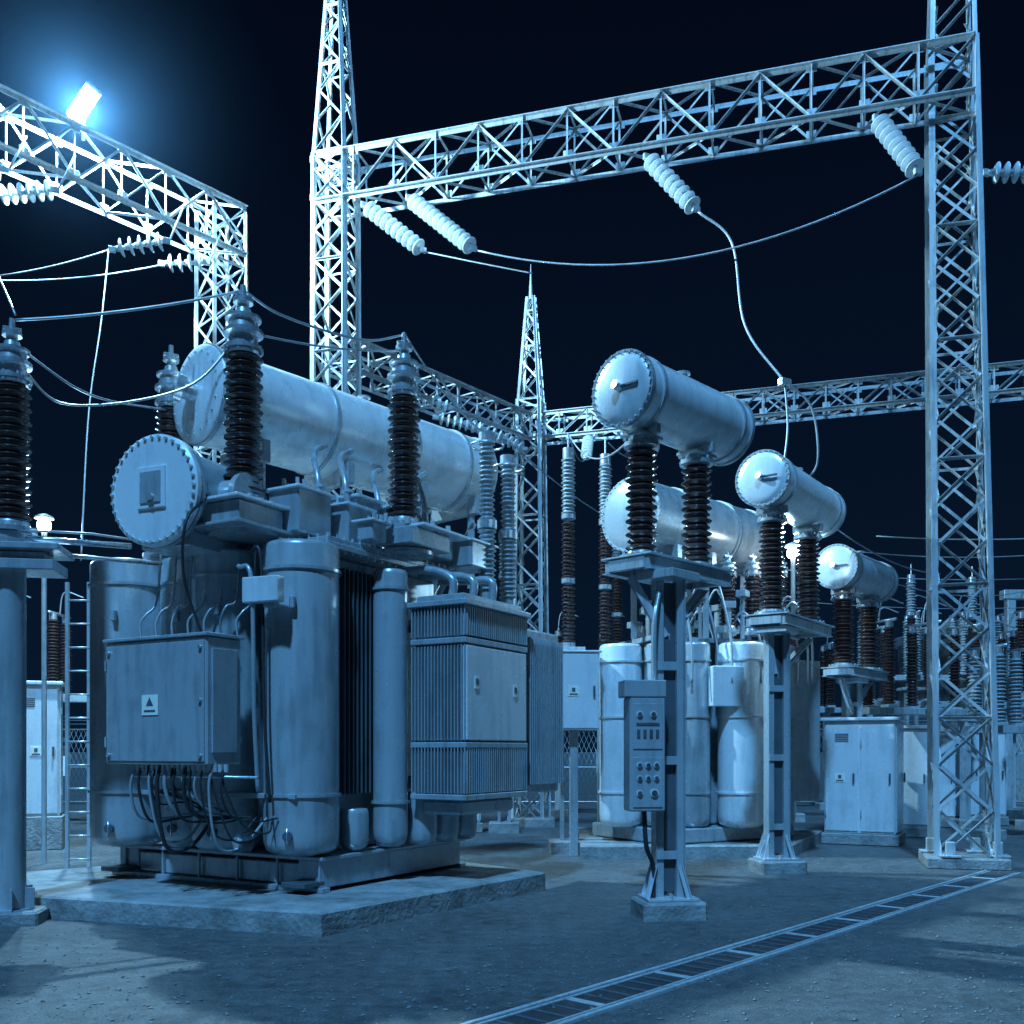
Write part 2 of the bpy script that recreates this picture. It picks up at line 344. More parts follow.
# ------------------------------------------------------------------ overhead conductors
w=MB(); W=.011
w.sag((-.56,15.2,9.2),(5.38,13.2,9.2),.62,.013,M_WIRE); w.curve([(-1.37,15.7,9.42),(-.5,15.3,9.05),(.3,15,8.75)],W,M_WIRE)
w.curve([(2.64,14.2,9.25),(3.1,14.1,8.75),(3.24,13.9,7.5),(3.71,13.6,6.6)],.018,M_WIRE)
w.curve([(3.71,13.6,6.6),(3.75,13.6,6.0),(3.7,13.6,5.5)],.015,M_WIRE); w.curve([(3.71,13.6,6.6),(4.1,13.7,6.3),(4.22,13.8,5.6),(4.15,14.2,5.4)],.015,M_WIRE)
w.box((3.71,13.6,6.6),(.18,.08,.1),30,M_ALU)
w.sag((-4.62,9.3,5.6),(-2.66,9.9,6.15),.05,.013,M_WIRE); w.curve([(-4.6,9.3,5.35),(-4.1,9.7,5.05),(-3.75,10.9,5.3)],W,M_WIRE)
w.curve([(-4.6,9.3,5.2),(-4.3,9.7,4.95),(-3.2,9.8,5.15),(-2.66,9.9,5.75)],W,M_WIRE)
w.curve([(-7.3,14,9.3),(-6.2,11.8,7.6),(-4.62,9.3,5.65)],W,M_WIRE)
w.curve([(-6.05,15.0,9.1),(-5.75,14,7.6),(-5.5,13,6),(-5.0,11.6,3.8)],W,M_WIRE)
w.sag((-9.5,14.8,8.6),(-6.05,15.0,9.1),.2,W,M_WIRE); w.sag((-9.5,15.2,8.9),(-5.66,16,9.35),.2,W,M_WIRE)
w.curve([(-2.66,9.9,6.15),(-2.3,10.1,5.98),(-1.6,10.6,5.95),(-1.18,10.9,6.12)],.013,M_WIRE)
w.sag((-2.66,9.9,5.75),(-1.18,10.9,5.95),.06,W,M_WIRE)
w.sag((-1.18,10.9,6.15),(-.35,12.3,5.5),.1,W,M_WIRE)
for (a1,b1,s) in [((1.5,20.2,7.5),(.9,15.6,6.5),.2),((2.8,19.8,7.5),(1.6,16.6,6.7),.2),((6.3,17.3,5.3),(14,17,5.9),.3),((6.3,19,5.4),(14,20,6.1),.35),((5.5,20,5.2),(15,21,5.6),.3),((4.4,15,5.3),(9,21,5.3),.25),((7.6,13.5,9.4),(14,13.3,9.3),.2),((6.9,13,14),(9,11,9.8),.1),((6.6,13,14),(9,11.5,9.2),.1),((-.1,19.6,7.7),(4,22,6.0),.4),((.9,15.6,6.5),(1.2,9.8,4.7),.3),((5,22,5.0),(15,24,5.2),.25),((6,18,4.9),(12.6,24.5,5.5),.3)]: w.sag(a1,b1,s,W,M_WIRE)
w.obj('overhead_conductors')
# ------------------------------------------------------------------ main power transformer
T=empty('power_transformer')
mb=MB()
for v in (0.0,2.63): mb.cbox(L(0,v),2.47,.30,.25,.52,60,M_PAINT,.01)
for u in (0.02,.8,1.6,2.15): mb.cbox(L(u,.302),.24,2.32,.27,.48,60,M_PAINT,.01)
mb.cbox(L(-.05,-.04),2.57,3.01,.52,.56,60,M_PAINT,.008)
mb.cbox(L(-.05,-.05),.12,3.05,.21,.26,60,M_PAINT,.005); mb.cbox(L(2.4,-.05),.12,3.05,.21,.26,60,M_PAINT,.005)
for v in (.0,.55,1.1,1.65,2.2,2.8): mb.cbox(L(-.03,v),.03,.02,.26,.52,60,M_PAINT,.003)
for v in(.15,2.78):
    p=L(-.1,v); mb.box((p.x,p.y,.30),(.3,.3,.05),60,M_DARK)
mb.obj('skid_base',T)
mb=MB()
mb.cbox(L(.42,.30),1.95,2.3,.56,3.6,60,M_PAINT,.02)
mb.cbox(L(.1,.0),2.4,2.85,3.6,3.66,60,M_PAINT,.008); mb.cbox(L(.13,.03),2.34,2.79,3.663,3.72,60,M_PAINT,.008)
for i in range(24):
    p=L(.14,.05+i*.12); mb.cyl((p.x,p.y,3.58),(p.x,p.y,3.75),.013,M_GALV,6)
for i in range(20):
    p=L(.16+i*.12,.04); mb.cyl((p.x,p.y,3.58),(p.x,p.y,3.75),.013,M_GALV,6)
pods=[(-2.08,9.88,.37),(-2.93,10.32,.36),(-3.5,10.72,.26),(-4.15,10.85,.40)]
for x,y,r in pods: vpod(mb,x,y,.57,3.62,r,M_PAINT,[1.16,3.35])
vpod(mb,-1.29,10.62,.58,3.5,.185,M_PAINT,[1.05,3.3]); vpod(mb,-.98,10.85,.58,1.15,.17,M_PAINT); vpod(mb,-.75,11.15,.58,1.15,.16,M_PAINT);vpod(mb,-.55,11.5,.58,1.15,.15,M_PAINT)
vpod(mb,-1.62,10.25,.58,1.0,.15,M_PAINT)
mb.cbox(L(-.33,.05),.12,2.75,1.13,1.18,60,M_PAINT,.006)
for i in range(8): 
    p=L(.45+i*.07,.30); mb.box((p.x+.866*.10,p.y-.5*.10,2.3),(.018,.24,2.3),60,M_DARK,.003)
for (x,y,r) in pods:
    mb.box((x,y-r-.03,3.0),(.05,.08,.12),0,M_PAINT,.01); mb.cyl((x-.05,y-r-.06,.78),(x-.05,y-r+.05,.78),.045,M_DARK,12); mb.tube([(x-.05,y-r-.05,.86),(x-.05,y-r-.05,.70)],.012,M_ALU)
mb.obj('tank',T)
mb=MB(); C=Vector((-.47,10.2)); rz0,rz1=1.05,3.15
mb.cbox(C+U60*.06+V60*.06,1.2,.62,rz0+.08,rz1-.02,60,M_DARK,.01)
f0=C+V60*.68+U60*.06
fins(mb,(f0.x,f0.y),-30,.66,rz0+.1,1.62,.06,.04); fins(mb,(f0.x,f0.y),-30,.66,1.70,2.68,.06,.04); fins(mb,(f0.x,f0.y),-30,.66,2.78,rz1-.06,.06,.04)
f1=C+V60*.06+U60*.04
fins(mb,(f1.x,f1.y),60,1.24,rz0+.1,1.62,.06,.042); fins(mb,(f1.x,f1.y),60,1.24,2.78,rz1-.06,.06,.042)
p=C+U60*.02-V60*.0; mb.cbox(p,1.25,.055,1.70,2.68,60,M_LIGHT,.01)
for (z0,z1) in ((1.62,1.68),(2.70,2.76)): mb.cbox(C,1.3,.7,z0,z1,60,M_PAINT,.008)
mb.cbox(C,1.3,.7,rz0+.03,rz0+.09,60,M_PAINT,.008)
mb.cbox(C+U60*-.03+V60*-.03,1.36,.76,rz1-.06,rz1+.0,60,M_PAINT,.01); mb.cbox(C+U60*.05+V60*.05,1.2,.6,rz1+.003,rz1+.07,60,M_PAINT,.01)
mb.cbox(C+U60*.1+V60*.12,1.1,.5,.92,rz0+.027,60,M_PAINT,.05)
for (uu,zz) in ((.2,2.3),(1.0,2.25)):
    p=C+U60*uu-V60*.008; mb.box((p.x,p.y,zz),(.09,.008,.13),60,M_SIGN,.001); p=C+U60*uu-V60*.014; mb.box((p.x,p.y,zz+.01),(.05,.005,.06),60,M_DARK,.001)
for zz in(1.25,2.95):
    p=C+V60*.7+U60*.3; q=p+V60*.35; mb.cyl((p.x,p.y,zz),(q.x,q.y,zz),.07,M_PAINT)
for uu in (.2,.6,1.0):
    a_=C+U60*uu+V60*.3; mb.curve([(a_.x,a_.y,3.2),(a_.x,a_.y,3.38+.1*uu),(a_.x-.25,a_.y+.15,3.52),(a_.x-.6,a_.y+.4,3.55)],.045,M_PAINT,12)
C2=C+U60*1.45; mb.cbox(C2+V60*.1,.8,.55,1.1,3.0,60,M_PAINT,.02); fins(mb,tuple(C2+V60*.1),60,.8,1.2,2.9,.06,.05)
mb.obj('radiator_bank',T)
mb=MB(); p0=Vector((-3.30,10.5,5.34)); p1=Vector((-.56,13.45,5.25)); htank(mb,p0,p1,.51,M_LIGHT,(.36,.66,.88),False,0)
d=(p1-p0).normalized(); mb.bolts(p0-d*.02,d,.43,20,.012,.05,M_GALV); mb.cyl(p0-d*.16+Vector((-.04,0,.02)),p0-d*.02,.10,M_ALU); mb.cyl(p0-d*.2+Vector((-.04,0,.02)),p0-d*.16,.14,M_ALU)
mb.cyl(p0-d*.06+Vector((0,0,-.3)),p0-d*.06+Vector((0,0,.3)),.014,M_GALV,8)
s=Vector((-d.y,d.x,0)); ca=math.degrees(math.atan2(d.y,d.x))
for tt in (.14,.42,.70,.93):
    c=p0+(p1-p0)*tt; mb.box((c.x,c.y,4.78),(.10,.86,.24),ca,M_PAINT,.01)
    for sg in(-1,1):
        q=c+s*sg*.36; mb.ang((q.x,q.y,3.7),(q.x,q.y,4.75),.09,M_PAINT)
    mb.ang(c+s*.36+Vector((0,0,-1.6)),c-s*.36+Vector((0,0,-.7)),.06,M_PAINT)
mb.obj('conservator',T)
mb=MB(); dc=Vector((-3.42,9.55,4.08)); ax=Vector((.40,.917,0)).normalized()
mb.lathe(dc,ax,[(-.02,0),(-.02,.50),(0,.535),(.05,.535),(.05,.46)],M_LIGHT,64,capend=False)
mb.lathe(dc,ax,[(.065,.46),(.065,.535),(.11,.535),(.11,.46),(1.05,.46),(1.05,.50),(1.1,.50),(1.1,.3)],M_PAINT,64)
mb.bolts(dc+ax*.04,ax,.50,36,.017,.16,M_GALV)
an=math.degrees(math.atan2(ax.y,ax.x)); fc=dc-ax*.03
mb.box(fc+Vector((0,0,.02)),(.03,.34,.40),an,M_LIGHT,.006); mb.box(fc-ax*.02+Vector((0,0,.02)),(.02,.25,.30),an,M_PAINT,.006)
mb.cyl(fc-ax*.02+Vector((.02,0,-.08)),fc-ax*.07+Vector((.02,0,-.08)),.035,M_ALU,12)
mb.box(dc+ax*.5+Vector((0,0,-.44)),(.7,.6,.16),an,M_PAINT,.01)
mb.cyl(dc+ax*.55+Vector((.3,-.15,.0)),dc+ax*.55+Vector((.62,-.3,.0)),.17,M_PAINT); mb.cyl(dc+ax*.55+Vector((.58,-.28,.0)),dc+ax*.55+Vector((.64,-.31,.0)),.22,M_PAINT)
mb.obj('oil_drum_chamber',T)
mb=MB()
for (x,y,z0,z1,r) in ((-2.66,9.9,4.14,5.5,.195),(-1.17,10.85,4.12,5.42,.18),(-3.75,11.0,4.3,5.35,.17)):
    mb.lathe((x,y,3.7),(0,0,1),[(0,r*1.75),(.04,r*1.75),(.04,r*1.4),(z0-3.7-.18,r*1.4),(z0-3.7-.18,r*1.9),(z0-3.7-.125,r*1.9),(z0-3.7-.125,r*1.2)],M_PAINT,32)
    mb.bolts((x,y,z0-.15),(0,0,1),r*1.7,16,.015,.09,M_GALV)
    bushing(mb,x,y,z0,z1,r,M_BROWN,.46,.24)
mb.box((-2.62,9.75,3.86),(.60,.48,.20),60,M_PAINT,.01); mb.box((-2.62,9.75,3.985),(.76,.60,.03),60,M_LIGHT,.006); mb.box((-2.62,9.75,3.745),(.76,.60,.03),60,M_PAINT,.006)
mb.box((-1.05,10.8,3.85),(.72,.44,.18),60,M_PAINT,.01); mb.box((-.95,10.95,3.965),(.88,.6,.03),60,M_LIGHT,.006)
for x,y in ((-2.9,9.58),(-2.7,9.45),(-2.5,9.55),(-1.1,10.5),(-.85,10.7),(-.70,10.95)): mb.cyl((x,y,3.98),(x,y,4.05),.03,M_GALV,6)
for (x,y,z0,z1) in ((-.3,12.0,3.5,5.4),(-.05,12.6,3.5,5.3)):
    mb.cyl((x,y,2.9),(x,y,z0),.09,M_PAINT); sheds(mb,(x,y,z0),(0,0,1),.75,.115,M_GREYP,.055); mb.cyl((x,y,z0+.75),(x,y,z0+.85),.12,M_ALU); sheds(mb,(x,y,z0+.85),(0,0,1),z1-z0-.95,.10,M_GREYP,.055); mb.cyl((x,y,z1-.1),(x,y,z1),.1,M_ALU)
    mb.tube([(x+.2*math.cos(k*math.pi/8),y+.2*math.sin(k*math.pi/8),z1-.15) for k in range(17)],.014,M_ALU)
mb.obj('bushings',T)
mb=MB(); rr=random.Random(11)
for (x,y,z,sx,sy,sz) in ((-2.15,10.15,3.98,.5,.4,.44),(-1.75,10.6,3.95,.4,.36,.4),(-1.95,10.9,4.2,.4,1.0,.14),(-2.3,10.6,4.1,.3,.35,.5),(-1.5,11.1,4.0,.35,.5,.45),(-1.1,11.6,3.95,.45,.7,.3),(-.6,12.0,3.9,.5,.6,.3),(-1.45,10.35,3.85,.25,.2,.2)):
    mb.box((x,y,z),(sx,sy,sz),60,M_PAINT,.015); mb.box((x,y,z+sz/2),(sx+.08,sy+.08,.025),60,M_LIGHT,.005)
    for k in range(8):
        bx=x+rr.uniform(-.2,.2)*.9; by=y+rr.uniform(-.15,.15); mb.cyl((bx,by,z+sz/2),(bx,by,z+sz/2+.05+.06*rr.random()),.02,M_GALV,8)
for i in range(34):
    p=L(rr.uniform(.15,2.2),rr.uniform(.1,2.5)); h=rr.uniform(.1,.55); r=rr.choice([.025,.035,.05,.07])
    mb.cyl((p.x,p.y,3.72),(p.x,p.y,3.72+h),r,M_PAINT,12); mb.cyl((p.x,p.y,3.70+h),(p.x,p.y,3.74+h),r*1.7,M_PAINT,12)
    if i%2:
        q=p+Vector((rr.uniform(-.6,.6),rr.uniform(-.3,.6))); q=Vector((max(-3.6,min(-.6,q.x)),max(9.95,q.y))); mb.curve([(p.x,p.y,3.72+h),(p.x,p.y,3.82+h),((p.x+q.x)/2,(p.y+q.y)/2,3.88+h),(q.x,q.y,3.9),(q.x,q.y,3.72)],.014+.01*(i%3),M_PAINT,8)
for (x,y) in ((-1.95,10.3),(-1.7,10.5),(-1.45,11.2),(-.95,11.4)):
    mb.curve([(x,y,3.9),(x-.05,y,4.4),(x-.15,y+.3,4.75),(x-.1,y+.7,4.95)],.032,M_PAINT,10)
    for zz in (4.05,4.3): mb.cyl((x-.02,y,zz),(x-.02,y,zz+.03),.06,M_GALV,12)
for i in range(7):
    x=-3.7+i*.17; y=9.98-.035*i; mb.curve([(x,y,2.7),(x-.01,y,2.86),(x+.04,y+.02,2.95+.03*(i%3)),(x+.12,y+.1,3.1),(x+.12,y+.22,3.6)],.012,M_PAINT,6)
mb.curve([(-2.6,9.5,3.35),(-2.45,9.4,3.2),(-2.43,9.42,2.0),(-2.40,9.45,1.2)],.022,M_PAINT,8); mb.curve([(-2.52,9.55,3.5),(-2.38,9.48,3.4),(-2.35,9.48,2.0),(-2.3,9.5,1.1)],.016,M_CABLE,8)
mb.curve([(-2.9,9.5,4.0),(-3.0,9.2,3.7),(-3.05,9.3,3.2),(-2.95,9.5,2.7)],.014,M_CABLE,6)
mb.box((-2.33,9.36,3.10),(.12,.40,.24),68,M_LIGHT,.01); mb.box((-2.395,9.335,3.10),(.01,.2,.1),68,M_SIGN,.002); mb.box((-2.402,9.332,3.11),(.008,.12,.03),68,M_DARK,.001); mb.box((-2.25,9.36,2.96),(.1,.12,.05),68,M_PAINT)
for i in range(18):
    x=-3.6+.06*i; y=9.62-.035*i; k=rr.uniform(-.14,.14); zz=rr.uniform(.68,1.2)
    mb.curve([(x,y,1.48),(x+k*.5,y-.02,1.25),(x+k+.1,y+.08,zz),(x+.25+k,y+.35,zz-.1*rr.random()),(x+.35,y+.5,.95)],rr.choice([.010,.014,.019]),M_CABLE if i%3 else M_PAINT,6)
    mb.cyl((x,y,1.40),(x,y,1.47),.024,M_GALV,8)
mb.cyl((-2.5,9.5,.72),(-2.58,9.42,.72),.09,M_DARK,16); mb.cyl((-2.58,9.42,.72),(-2.60,9.40,.72),.06,M_ALU,16)
mb.tube([(-3.7,9.75,1.35),(-2.3,9.05,1.35)],.015,M_GALV)
mb.obj('pipework_and_fittings',T)
mb=MB(); cc=Vector((-2.745,9.0))
mb.cbox(cc,.42,1.37,1.465,2.63,60,M_PAINT,.012); mb.cbox(cc-U60*.03-V60*.02,.48,1.41,2.633,2.665,60,M_PAINT,.008)
dd=cc+V60*1.37; door(mb,(dd.x,dd.y),1.37,1.47,2.62,-30,M_PAINT,False,False)
sg=cc+V60*.72-U60*.026; mb.box((sg.x,sg.y,2.02),(.006,.22,.19),60,M_SIGN,.002); 
q=sg-U60*.005; t3=[(-.05,-.01),(.05,-.01),(0,.075)]
mb.add([(q.x+V60.x*a_,q.y+V60.y*a_,2.02+b_) for a_,b_ in t3],[(0,1,2)],M_DARK); mb.box((q.x,q.y,1.965),(.004,.15,.018),60,M_DARK,.001)
for v_,z_ in ((.06,1.55),(.06,2.53),(1.3,1.55),(1.3,2.53),(.06,2.05)):
    q=cc+V60*v_-U60*.025; mb.cyl((q.x,q.y,z_),(q.x-.01,q.y-.017,z_),.02,M_ALU,10)
q=cc+U60*.2-V60*.01; mb.box((q.x,q.y,2.05),(.3,.02,.95),60,M_PAINT,.005)
for v_ in (.3,1.1):
    q=cc+U60*.42+V60*v_; mb.box((q.x,q.y+.1,1.7),(.5,.06,.06),60,M_GALV); mb.box((q.x,q.y+.1,2.4),(.5,.06,.06),60,M_GALV)
mb.obj('control_cabinet',T)
# ------------------------------------------------------------------ left bushing post
mb=MB(); x,y=-4.68,9.32
mb.cyl((x,y,.12),(x,y,3.25),.14,M_PAINT,32); mb.lathe((x,y,.1),(0,0,1),[(0,.22),(.03,.22),(.03,.14)],M_PAINT,32)
for k in range(6):
    t_=k*math.pi/3; mb.box((x+.18*math.cos(t_),y+.18*math.sin(t_),.22),(.10,.012,.2),math.degrees(t_),M_PAINT,.002)
mb.box((x,y,.04),(.62,.5,.16),10,M_CONC,.02)
mb.box((x,y,3.30),(.9,.5,.1),10,M_PAINT,.01); mb.box((x,y,3.46),(1.0,.6,.06),10,M_PAINT,.008); mb.box((x+.1,y,3.385),(.5,.3,.08),10,M_GALV)
mb.lathe((x,y,3.49),(0,0,1),[(0,.24),(.05,.24),(.05,.19),(.12,.19)],M_ALU,28)
bushing(mb,x+.02,y,3.74,5.0,.175,M_BROWN,.40,.22)
mb.tube([(x+.1,y-.1,3.56),(x+.9,y+.6,3.62)],.03,M_ALU,10); mb.tube([(x+.1,y+.05,3.46),(x+1.1,y+.9,3.5)],.02,M_ALU,10); mb.tube([(x+.15,y-.15,3.62),(x+.6,y+.4,3.7),(x+1.5,y+1.2,3.7)],.012,M_WIRE)
mb.obj('post_bushing')
# ------------------------------------------------------------------ pole mounted units
def pole_unit(tp0,tp1,r,bs,bz0,bz1,post,panel=True,br=.16,name='pole_mounted_voltage_transformer'):
    e=empty(name); tp0=Vector(tp0);tp1=Vector(tp1); d=(tp1-tp0).normalized(); an=math.degrees(math.atan2(d.y,d.x)); s=Vector((-d.y,d.x,0))
    mb=MB(); htank(mb,tp0,tp1,r,M_LIGHT,(.12,.9),True,30,48); 
    mb.cyl(tp0-d*.10+Vector((-.02,0,.02)),tp0-d*.03,.045,M_ALU,14); mb.boxm(tp0-d*.06+Vector((.07,-.07,.0)),(.02,.26,.025),Matrix.Rotation(R(an),3,'Z'),M_DARK); mb.obj('oil_tank',e)
    mb=MB()
    for (x,y) in bs:
        sheds(mb,(x,y,bz0),(0,0,1),bz1-bz0,br,M_BROWN,.062); mb.lathe((x,y,bz0-.08),(0,0,1),[(0,br*1.35),(.03,br*1.35),(.03,br),(.08,br*.8)],M_ALU,24)
        mb.lathe((x,y,bz1),(0,0,1),[(0,br*.85),(.02,br*1.1),(.06,br*1.1),(.06,br*.7),(.16,br*.7)],M_ALU,24); mb.bolts((x,y,bz1+.06),(0,0,1),br*.95,10,.014,.07,M_GALV); mb.bolts((x,y,bz0-.05),(0,0,1),br*1.2,10,.013,.05,M_GALV)
        mb.box((x,y,bz1+.12),(.36,.26,.035),an,M_GALV); mb.box((x,y,bz1+.17),(.06,.42,.10),an,M_PAINT)
    mb.obj('bushings',e)
    mb=MB(); c=(Vector((*bs[0],0))+Vector((*bs[1],0)))/2; zt=bz0-.10; Ln=(Vector(bs[1])-Vector(bs[0])).length+.55
    for sg in(-.24,.24): mb.box((c.x+s.x*sg,c.y+s.y*sg,zt-.07),(Ln,.05,.12),an,M_GALV,.006); mb.box((c.x+s.x*sg,c.y+s.y*sg,zt-.135),(Ln,.09,.012),an,M_GALV,.003)
    for k in(-.49,-.2,.2,.49): mb.box((c.x+d.x*k*Ln,c.y+d.y*k*Ln,zt-.07),(.05,.43,.11),an,M_GALV,.005)
    mb.box((c.x,c.y,zt+.005),(Ln+.04,.6,.018),an,M_GALV,.003)
    mb.box((post[0],post[1],zt-.19),(.46,.42,.08),an,M_GALV,.006)
    for k in (-1,1):
        q=c+d*k*Ln*.42; mb.ang((post[0],post[1]-.05,zt-.75),(q.x,q.y-.02,zt-.16),.07,M_GALV,flip=k>0); mb.ang((post[0],post[1]+.05,zt-.75),(q.x,q.y+.05,zt-.16),.07,M_GALV,flip=k<0)
    for sg in(-1,1):
        mb.box((post[0]+sg*.095,post[1],(zt-.2+.17)/2),(.07,.15,zt-.2-.17),8,M_PAINT,.006)
        mb.box((post[0]+sg*.135,post[1],(zt-.2+.17)/2),(.010,.18,zt-.25-.17),8,M_PAINT,.002)
    z=.6
    while z<zt-.4: mb.box((post[0],post[1]-.08,z),(.25,.010,.08),8,M_PAINT,.002); mb.box((post[0],post[1]+.08,z),(.25,.010,.08),8,M_PAINT,.002); z+=.9
    mb.box((post[0],post[1],(zt)/2),(.12,.05,zt-.5),8,M_DARK,.003)
    for k in(-1,1):
        for j in(-1,1):
            mb.ang((post[0]+k*.12,post[1]+j*.08,.5),(post[0]+k*.2,post[1]+j*.14,.19),.045,M_GALV)
    mb.box((post[0],post[1],.185),(.5,.40,.025),8,M_GALV,.004); mb.bolts((post[0],post[1],.21),(0,0,1),.19,4,.02,.06,M_GALV)
    mb.obj('steel_post',e)
    mb=MB(); mb.box((post[0],post[1],.05),(.62,.52,.24),8,M_CONC,.025); mb.obj('concrete_footing',e)
    if panel:
        mb=MB(); px,py=post[0]-.26,post[1]-.22
        mb.box((px,py,1.56),(.34,.24,1.06),8,M_PAINT,.012); mb.box((px-.02,py,2.17),(.40,.26,.16),8,M_PAINT,.01)
        a_=R(8); u_=Vector((math.cos(a_),math.sin(a_))); n_=Vector((u_.y,-u_.x))
        f=Vector((px,py))+n_*.125
        mb.box((f.x,f.y,1.82),(.28,.012,.42),8,M_PAINT,.004); mb.box((f.x,f.y,1.30),(.28,.012,.46),8,M_PAINT,.004)
        for (dx,z,rad) in ((-.08,1.46,.028),(0,1.46,.028),(.08,1.46,.028),(-.08,1.34,.026),(.0,1.34,.026),(.08,1.34,.026),(-.08,1.2,.03),(.06,1.2,.04),(-.08,1.93,.03),(.05,1.93,.03)):
            q=f+u_*dx; mb.cyl((q.x,q.y,z),(q.x+n_.x*.02,q.y+n_.y*.02,z),rad,M_LIGHT,14); mb.cyl((q.x,q.y,z),(q.x+n_.x*.028,q.y+n_.y*.028,z),rad*.72,M_DARK,14)
        for dx in(-.09,-.03,.03,.09): q=f+u_*dx; mb.box((q.x,q.y,1.75),(.03,.03,.08),8,M_DARK,.003)
        q=f; mb.box((q.x,q.y-.01,1.84),(.22,.006,.025),8,M_DARK,.001)
        mb.curve([(px,py,1.03),(px+.02,py,.7),(post[0]-.16,post[1]-.1,.5),(post[0]-.16,post[1]-.1,.2)],.022,M_CABLE,8)
        mb.curve([(px+.1,py,2.25),(px+.1,py,2.8),(post[0]-.1,post[1]-.1,3.1)],.02,M_PAINT,8)
        mb.obj('control_panel',e)
    return e
pole_unit((1.06,9.6,5.07),(2.34,10.93,5.07),.345,((1.27,9.8),(1.92,10.4)),3.55,4.54,(1.50,9.6))
pole_unit((3.24,12.95,5.12),(4.62,14.9,5.12),.345,((3.42,13.15),(4.2,14.2)),3.45,4.57,(3.47,13.1),panel=False,br=.175)
pole_unit((5.5,17.0,4.72),(6.85,18.7,4.72),.36,((5.7,17.2),(6.45,18.1)),3.1,4.16,(5.95,17.5),panel=False,br=.19)
# ------------------------------------------------------------------ second transformer
T2=empty('power_transformer')
mb=MB(); 
mb.box((2.9,16.1,.32),(2.6,1.9,.22),30,M_PAINT,.02)
mb.box((2.9,16.3,1.85),(2.0,1.5,2.8),20,M_PAINT,.03); mb.box((2.9,16.25,3.28),(2.4,1.8,.08),20,M_PAINT,.01)
for x,y,r,mm in ((1.68,15.45,.33,M_LIGHT),(2.3,15.25,.28,M_PAINT),(2.75,15.2,.26,M_PAINT),(3.5,15.25,.36,M_LIGHT),(4.15,15.7,.3,M_PAINT)): vpod(mb,x,y,.42,3.22,r,mm,[.95,2.1,2.95])
mb.obj('tank',T2)
mb=MB(); 
mb.box((4.35,16.0,1.9),(.7,.9,2.2),30,M_PAINT,.02); fins(mb,(4.0,15.4),30,.75,.9,2.9,.1,.06,M_PAINT); mb.box((3.2,14.95,2.55),(.5,.2,.6),10,M_LIGHT,.01); mb.obj('radiator_bank',T2)
mb=MB(); dr0=Vector((1.72,14.5,5.02)); dr1=Vector((3.8,16.5,5.02)); htank(mb,dr0,dr1,.52,M_PAINT,(.3,.33,.7,.73),True,32)
dv=(dr1-dr0).normalized(); 
for tt in(.2,.5,.85):
    c=dr0.lerp(dr1,tt); mb.box((c.x,c.y,4.5),(.12,.9,.2),44,M_PAINT,.01)
    for sg in(-.35,.35): mb.ang((c.x-dv.y*sg,c.y+dv.x*sg,3.3),(c.x-dv.y*sg,c.y+dv.x*sg,4.45),.09,M_PAINT)
mb.obj('conservator',T2)
mb=MB()
for (x,y,z0,z1) in ((3.3,15.3,3.5,4.25),(3.75,15.6,3.5,4.3),(2.3,15.6,3.5,4.2),(4.3,16.1,3.5,4.4)): bushing(mb,x,y,z0,z1,.14,M_BROWN,.25,.12)
mb.obj('bushings',T2)
mb=MB(); rr=random.Random(5)
for i in range(30):
    x=rr.uniform(1.9,4.2);y=rr.uniform(15.2,16.4);h=rr.uniform(.1,.7); mb.cyl((x,y,3.3),(x,y,3.3+h),rr.choice([.03,.05,.08]),M_PAINT,10); mb.box((x,y,3.3+h),(.2,.16,.1),rr.uniform(0,60),M_PAINT)
    if i%2: mb.curve([(x,y,3.3+h),(x+.2,y-.1,3.6+h),(x+.4,y-.3,3.3),(x+.4,y-.4,2.6)],.02,M_PAINT,6)
mb.obj('pipework_and_fittings',T2)
# ------------------------------------------------------------------ surge arresters with kiosk
def arrester(x,y,z0,z1,kiosk=None):
    mb=MB(); mb.box((x,y,.08),(.6,.6,.24),0,M_CONC,.02)
    for sx in(-.1,.1): mb.box((x+sx,y,(z0+.2)/2),(.06,.16,z0-.2),0,M_PAINT,.004)
    mb.box((x,y,z0-.04),(.5,.4,.06),0,M_GALV); z=z0; n=3; q=(z1-z0)/n
    for i in range(n):
        mb.cyl((x,y,z),(x,y,z+.07),.11,M_ALU); sheds(mb,(x,y,z+.07),(0,0,1),q-.12,.115,M_BROWN if i!=2 else M_GREYP,.058); z+=q
    mb.cyl((x,y,z-.06),(x,y,z+.1),.09,M_ALU); mb.cyl((x,y,z+.1),(x,y,z+.35),.015,M_ALU,8)
    if kiosk:
        kx,ky,kw,z2,z3=kiosk; mb.box((kx,ky,(z2+z3)/2),(kw,.45,z3-z2),5,M_LIGHT,.012); mb.box((kx,ky,z3+.02),(kw+.06,.5,.03),5,M_LIGHT,.006)
        a=R(5);u=Vector((math.cos(a),math.sin(a)));nn=Vector((u.y,-u.x)); c=Vector((kx,ky))-u*kw/2+nn*.225
        door(mb,tuple(c),kw,z2,z3,5,M_LIGHT,True,True)
        mb.box((kx,ky,z2/2),(.12,.12,z2),5,M_PAINT)
    return mb.obj('surge_arrester')
arrester(.88,15.6,3.2,6.2,(.93,15.1,.72,1.9,3.05)); arrester(1.55,16.6,3.2,6.4); arrester(-.15,19.5,3.2,5.8); arrester(2.0,19.0,3.2,6.0); arrester(8.9,22.3,3.0,5.4); arrester(10.4,22.6,3.0,5.4)
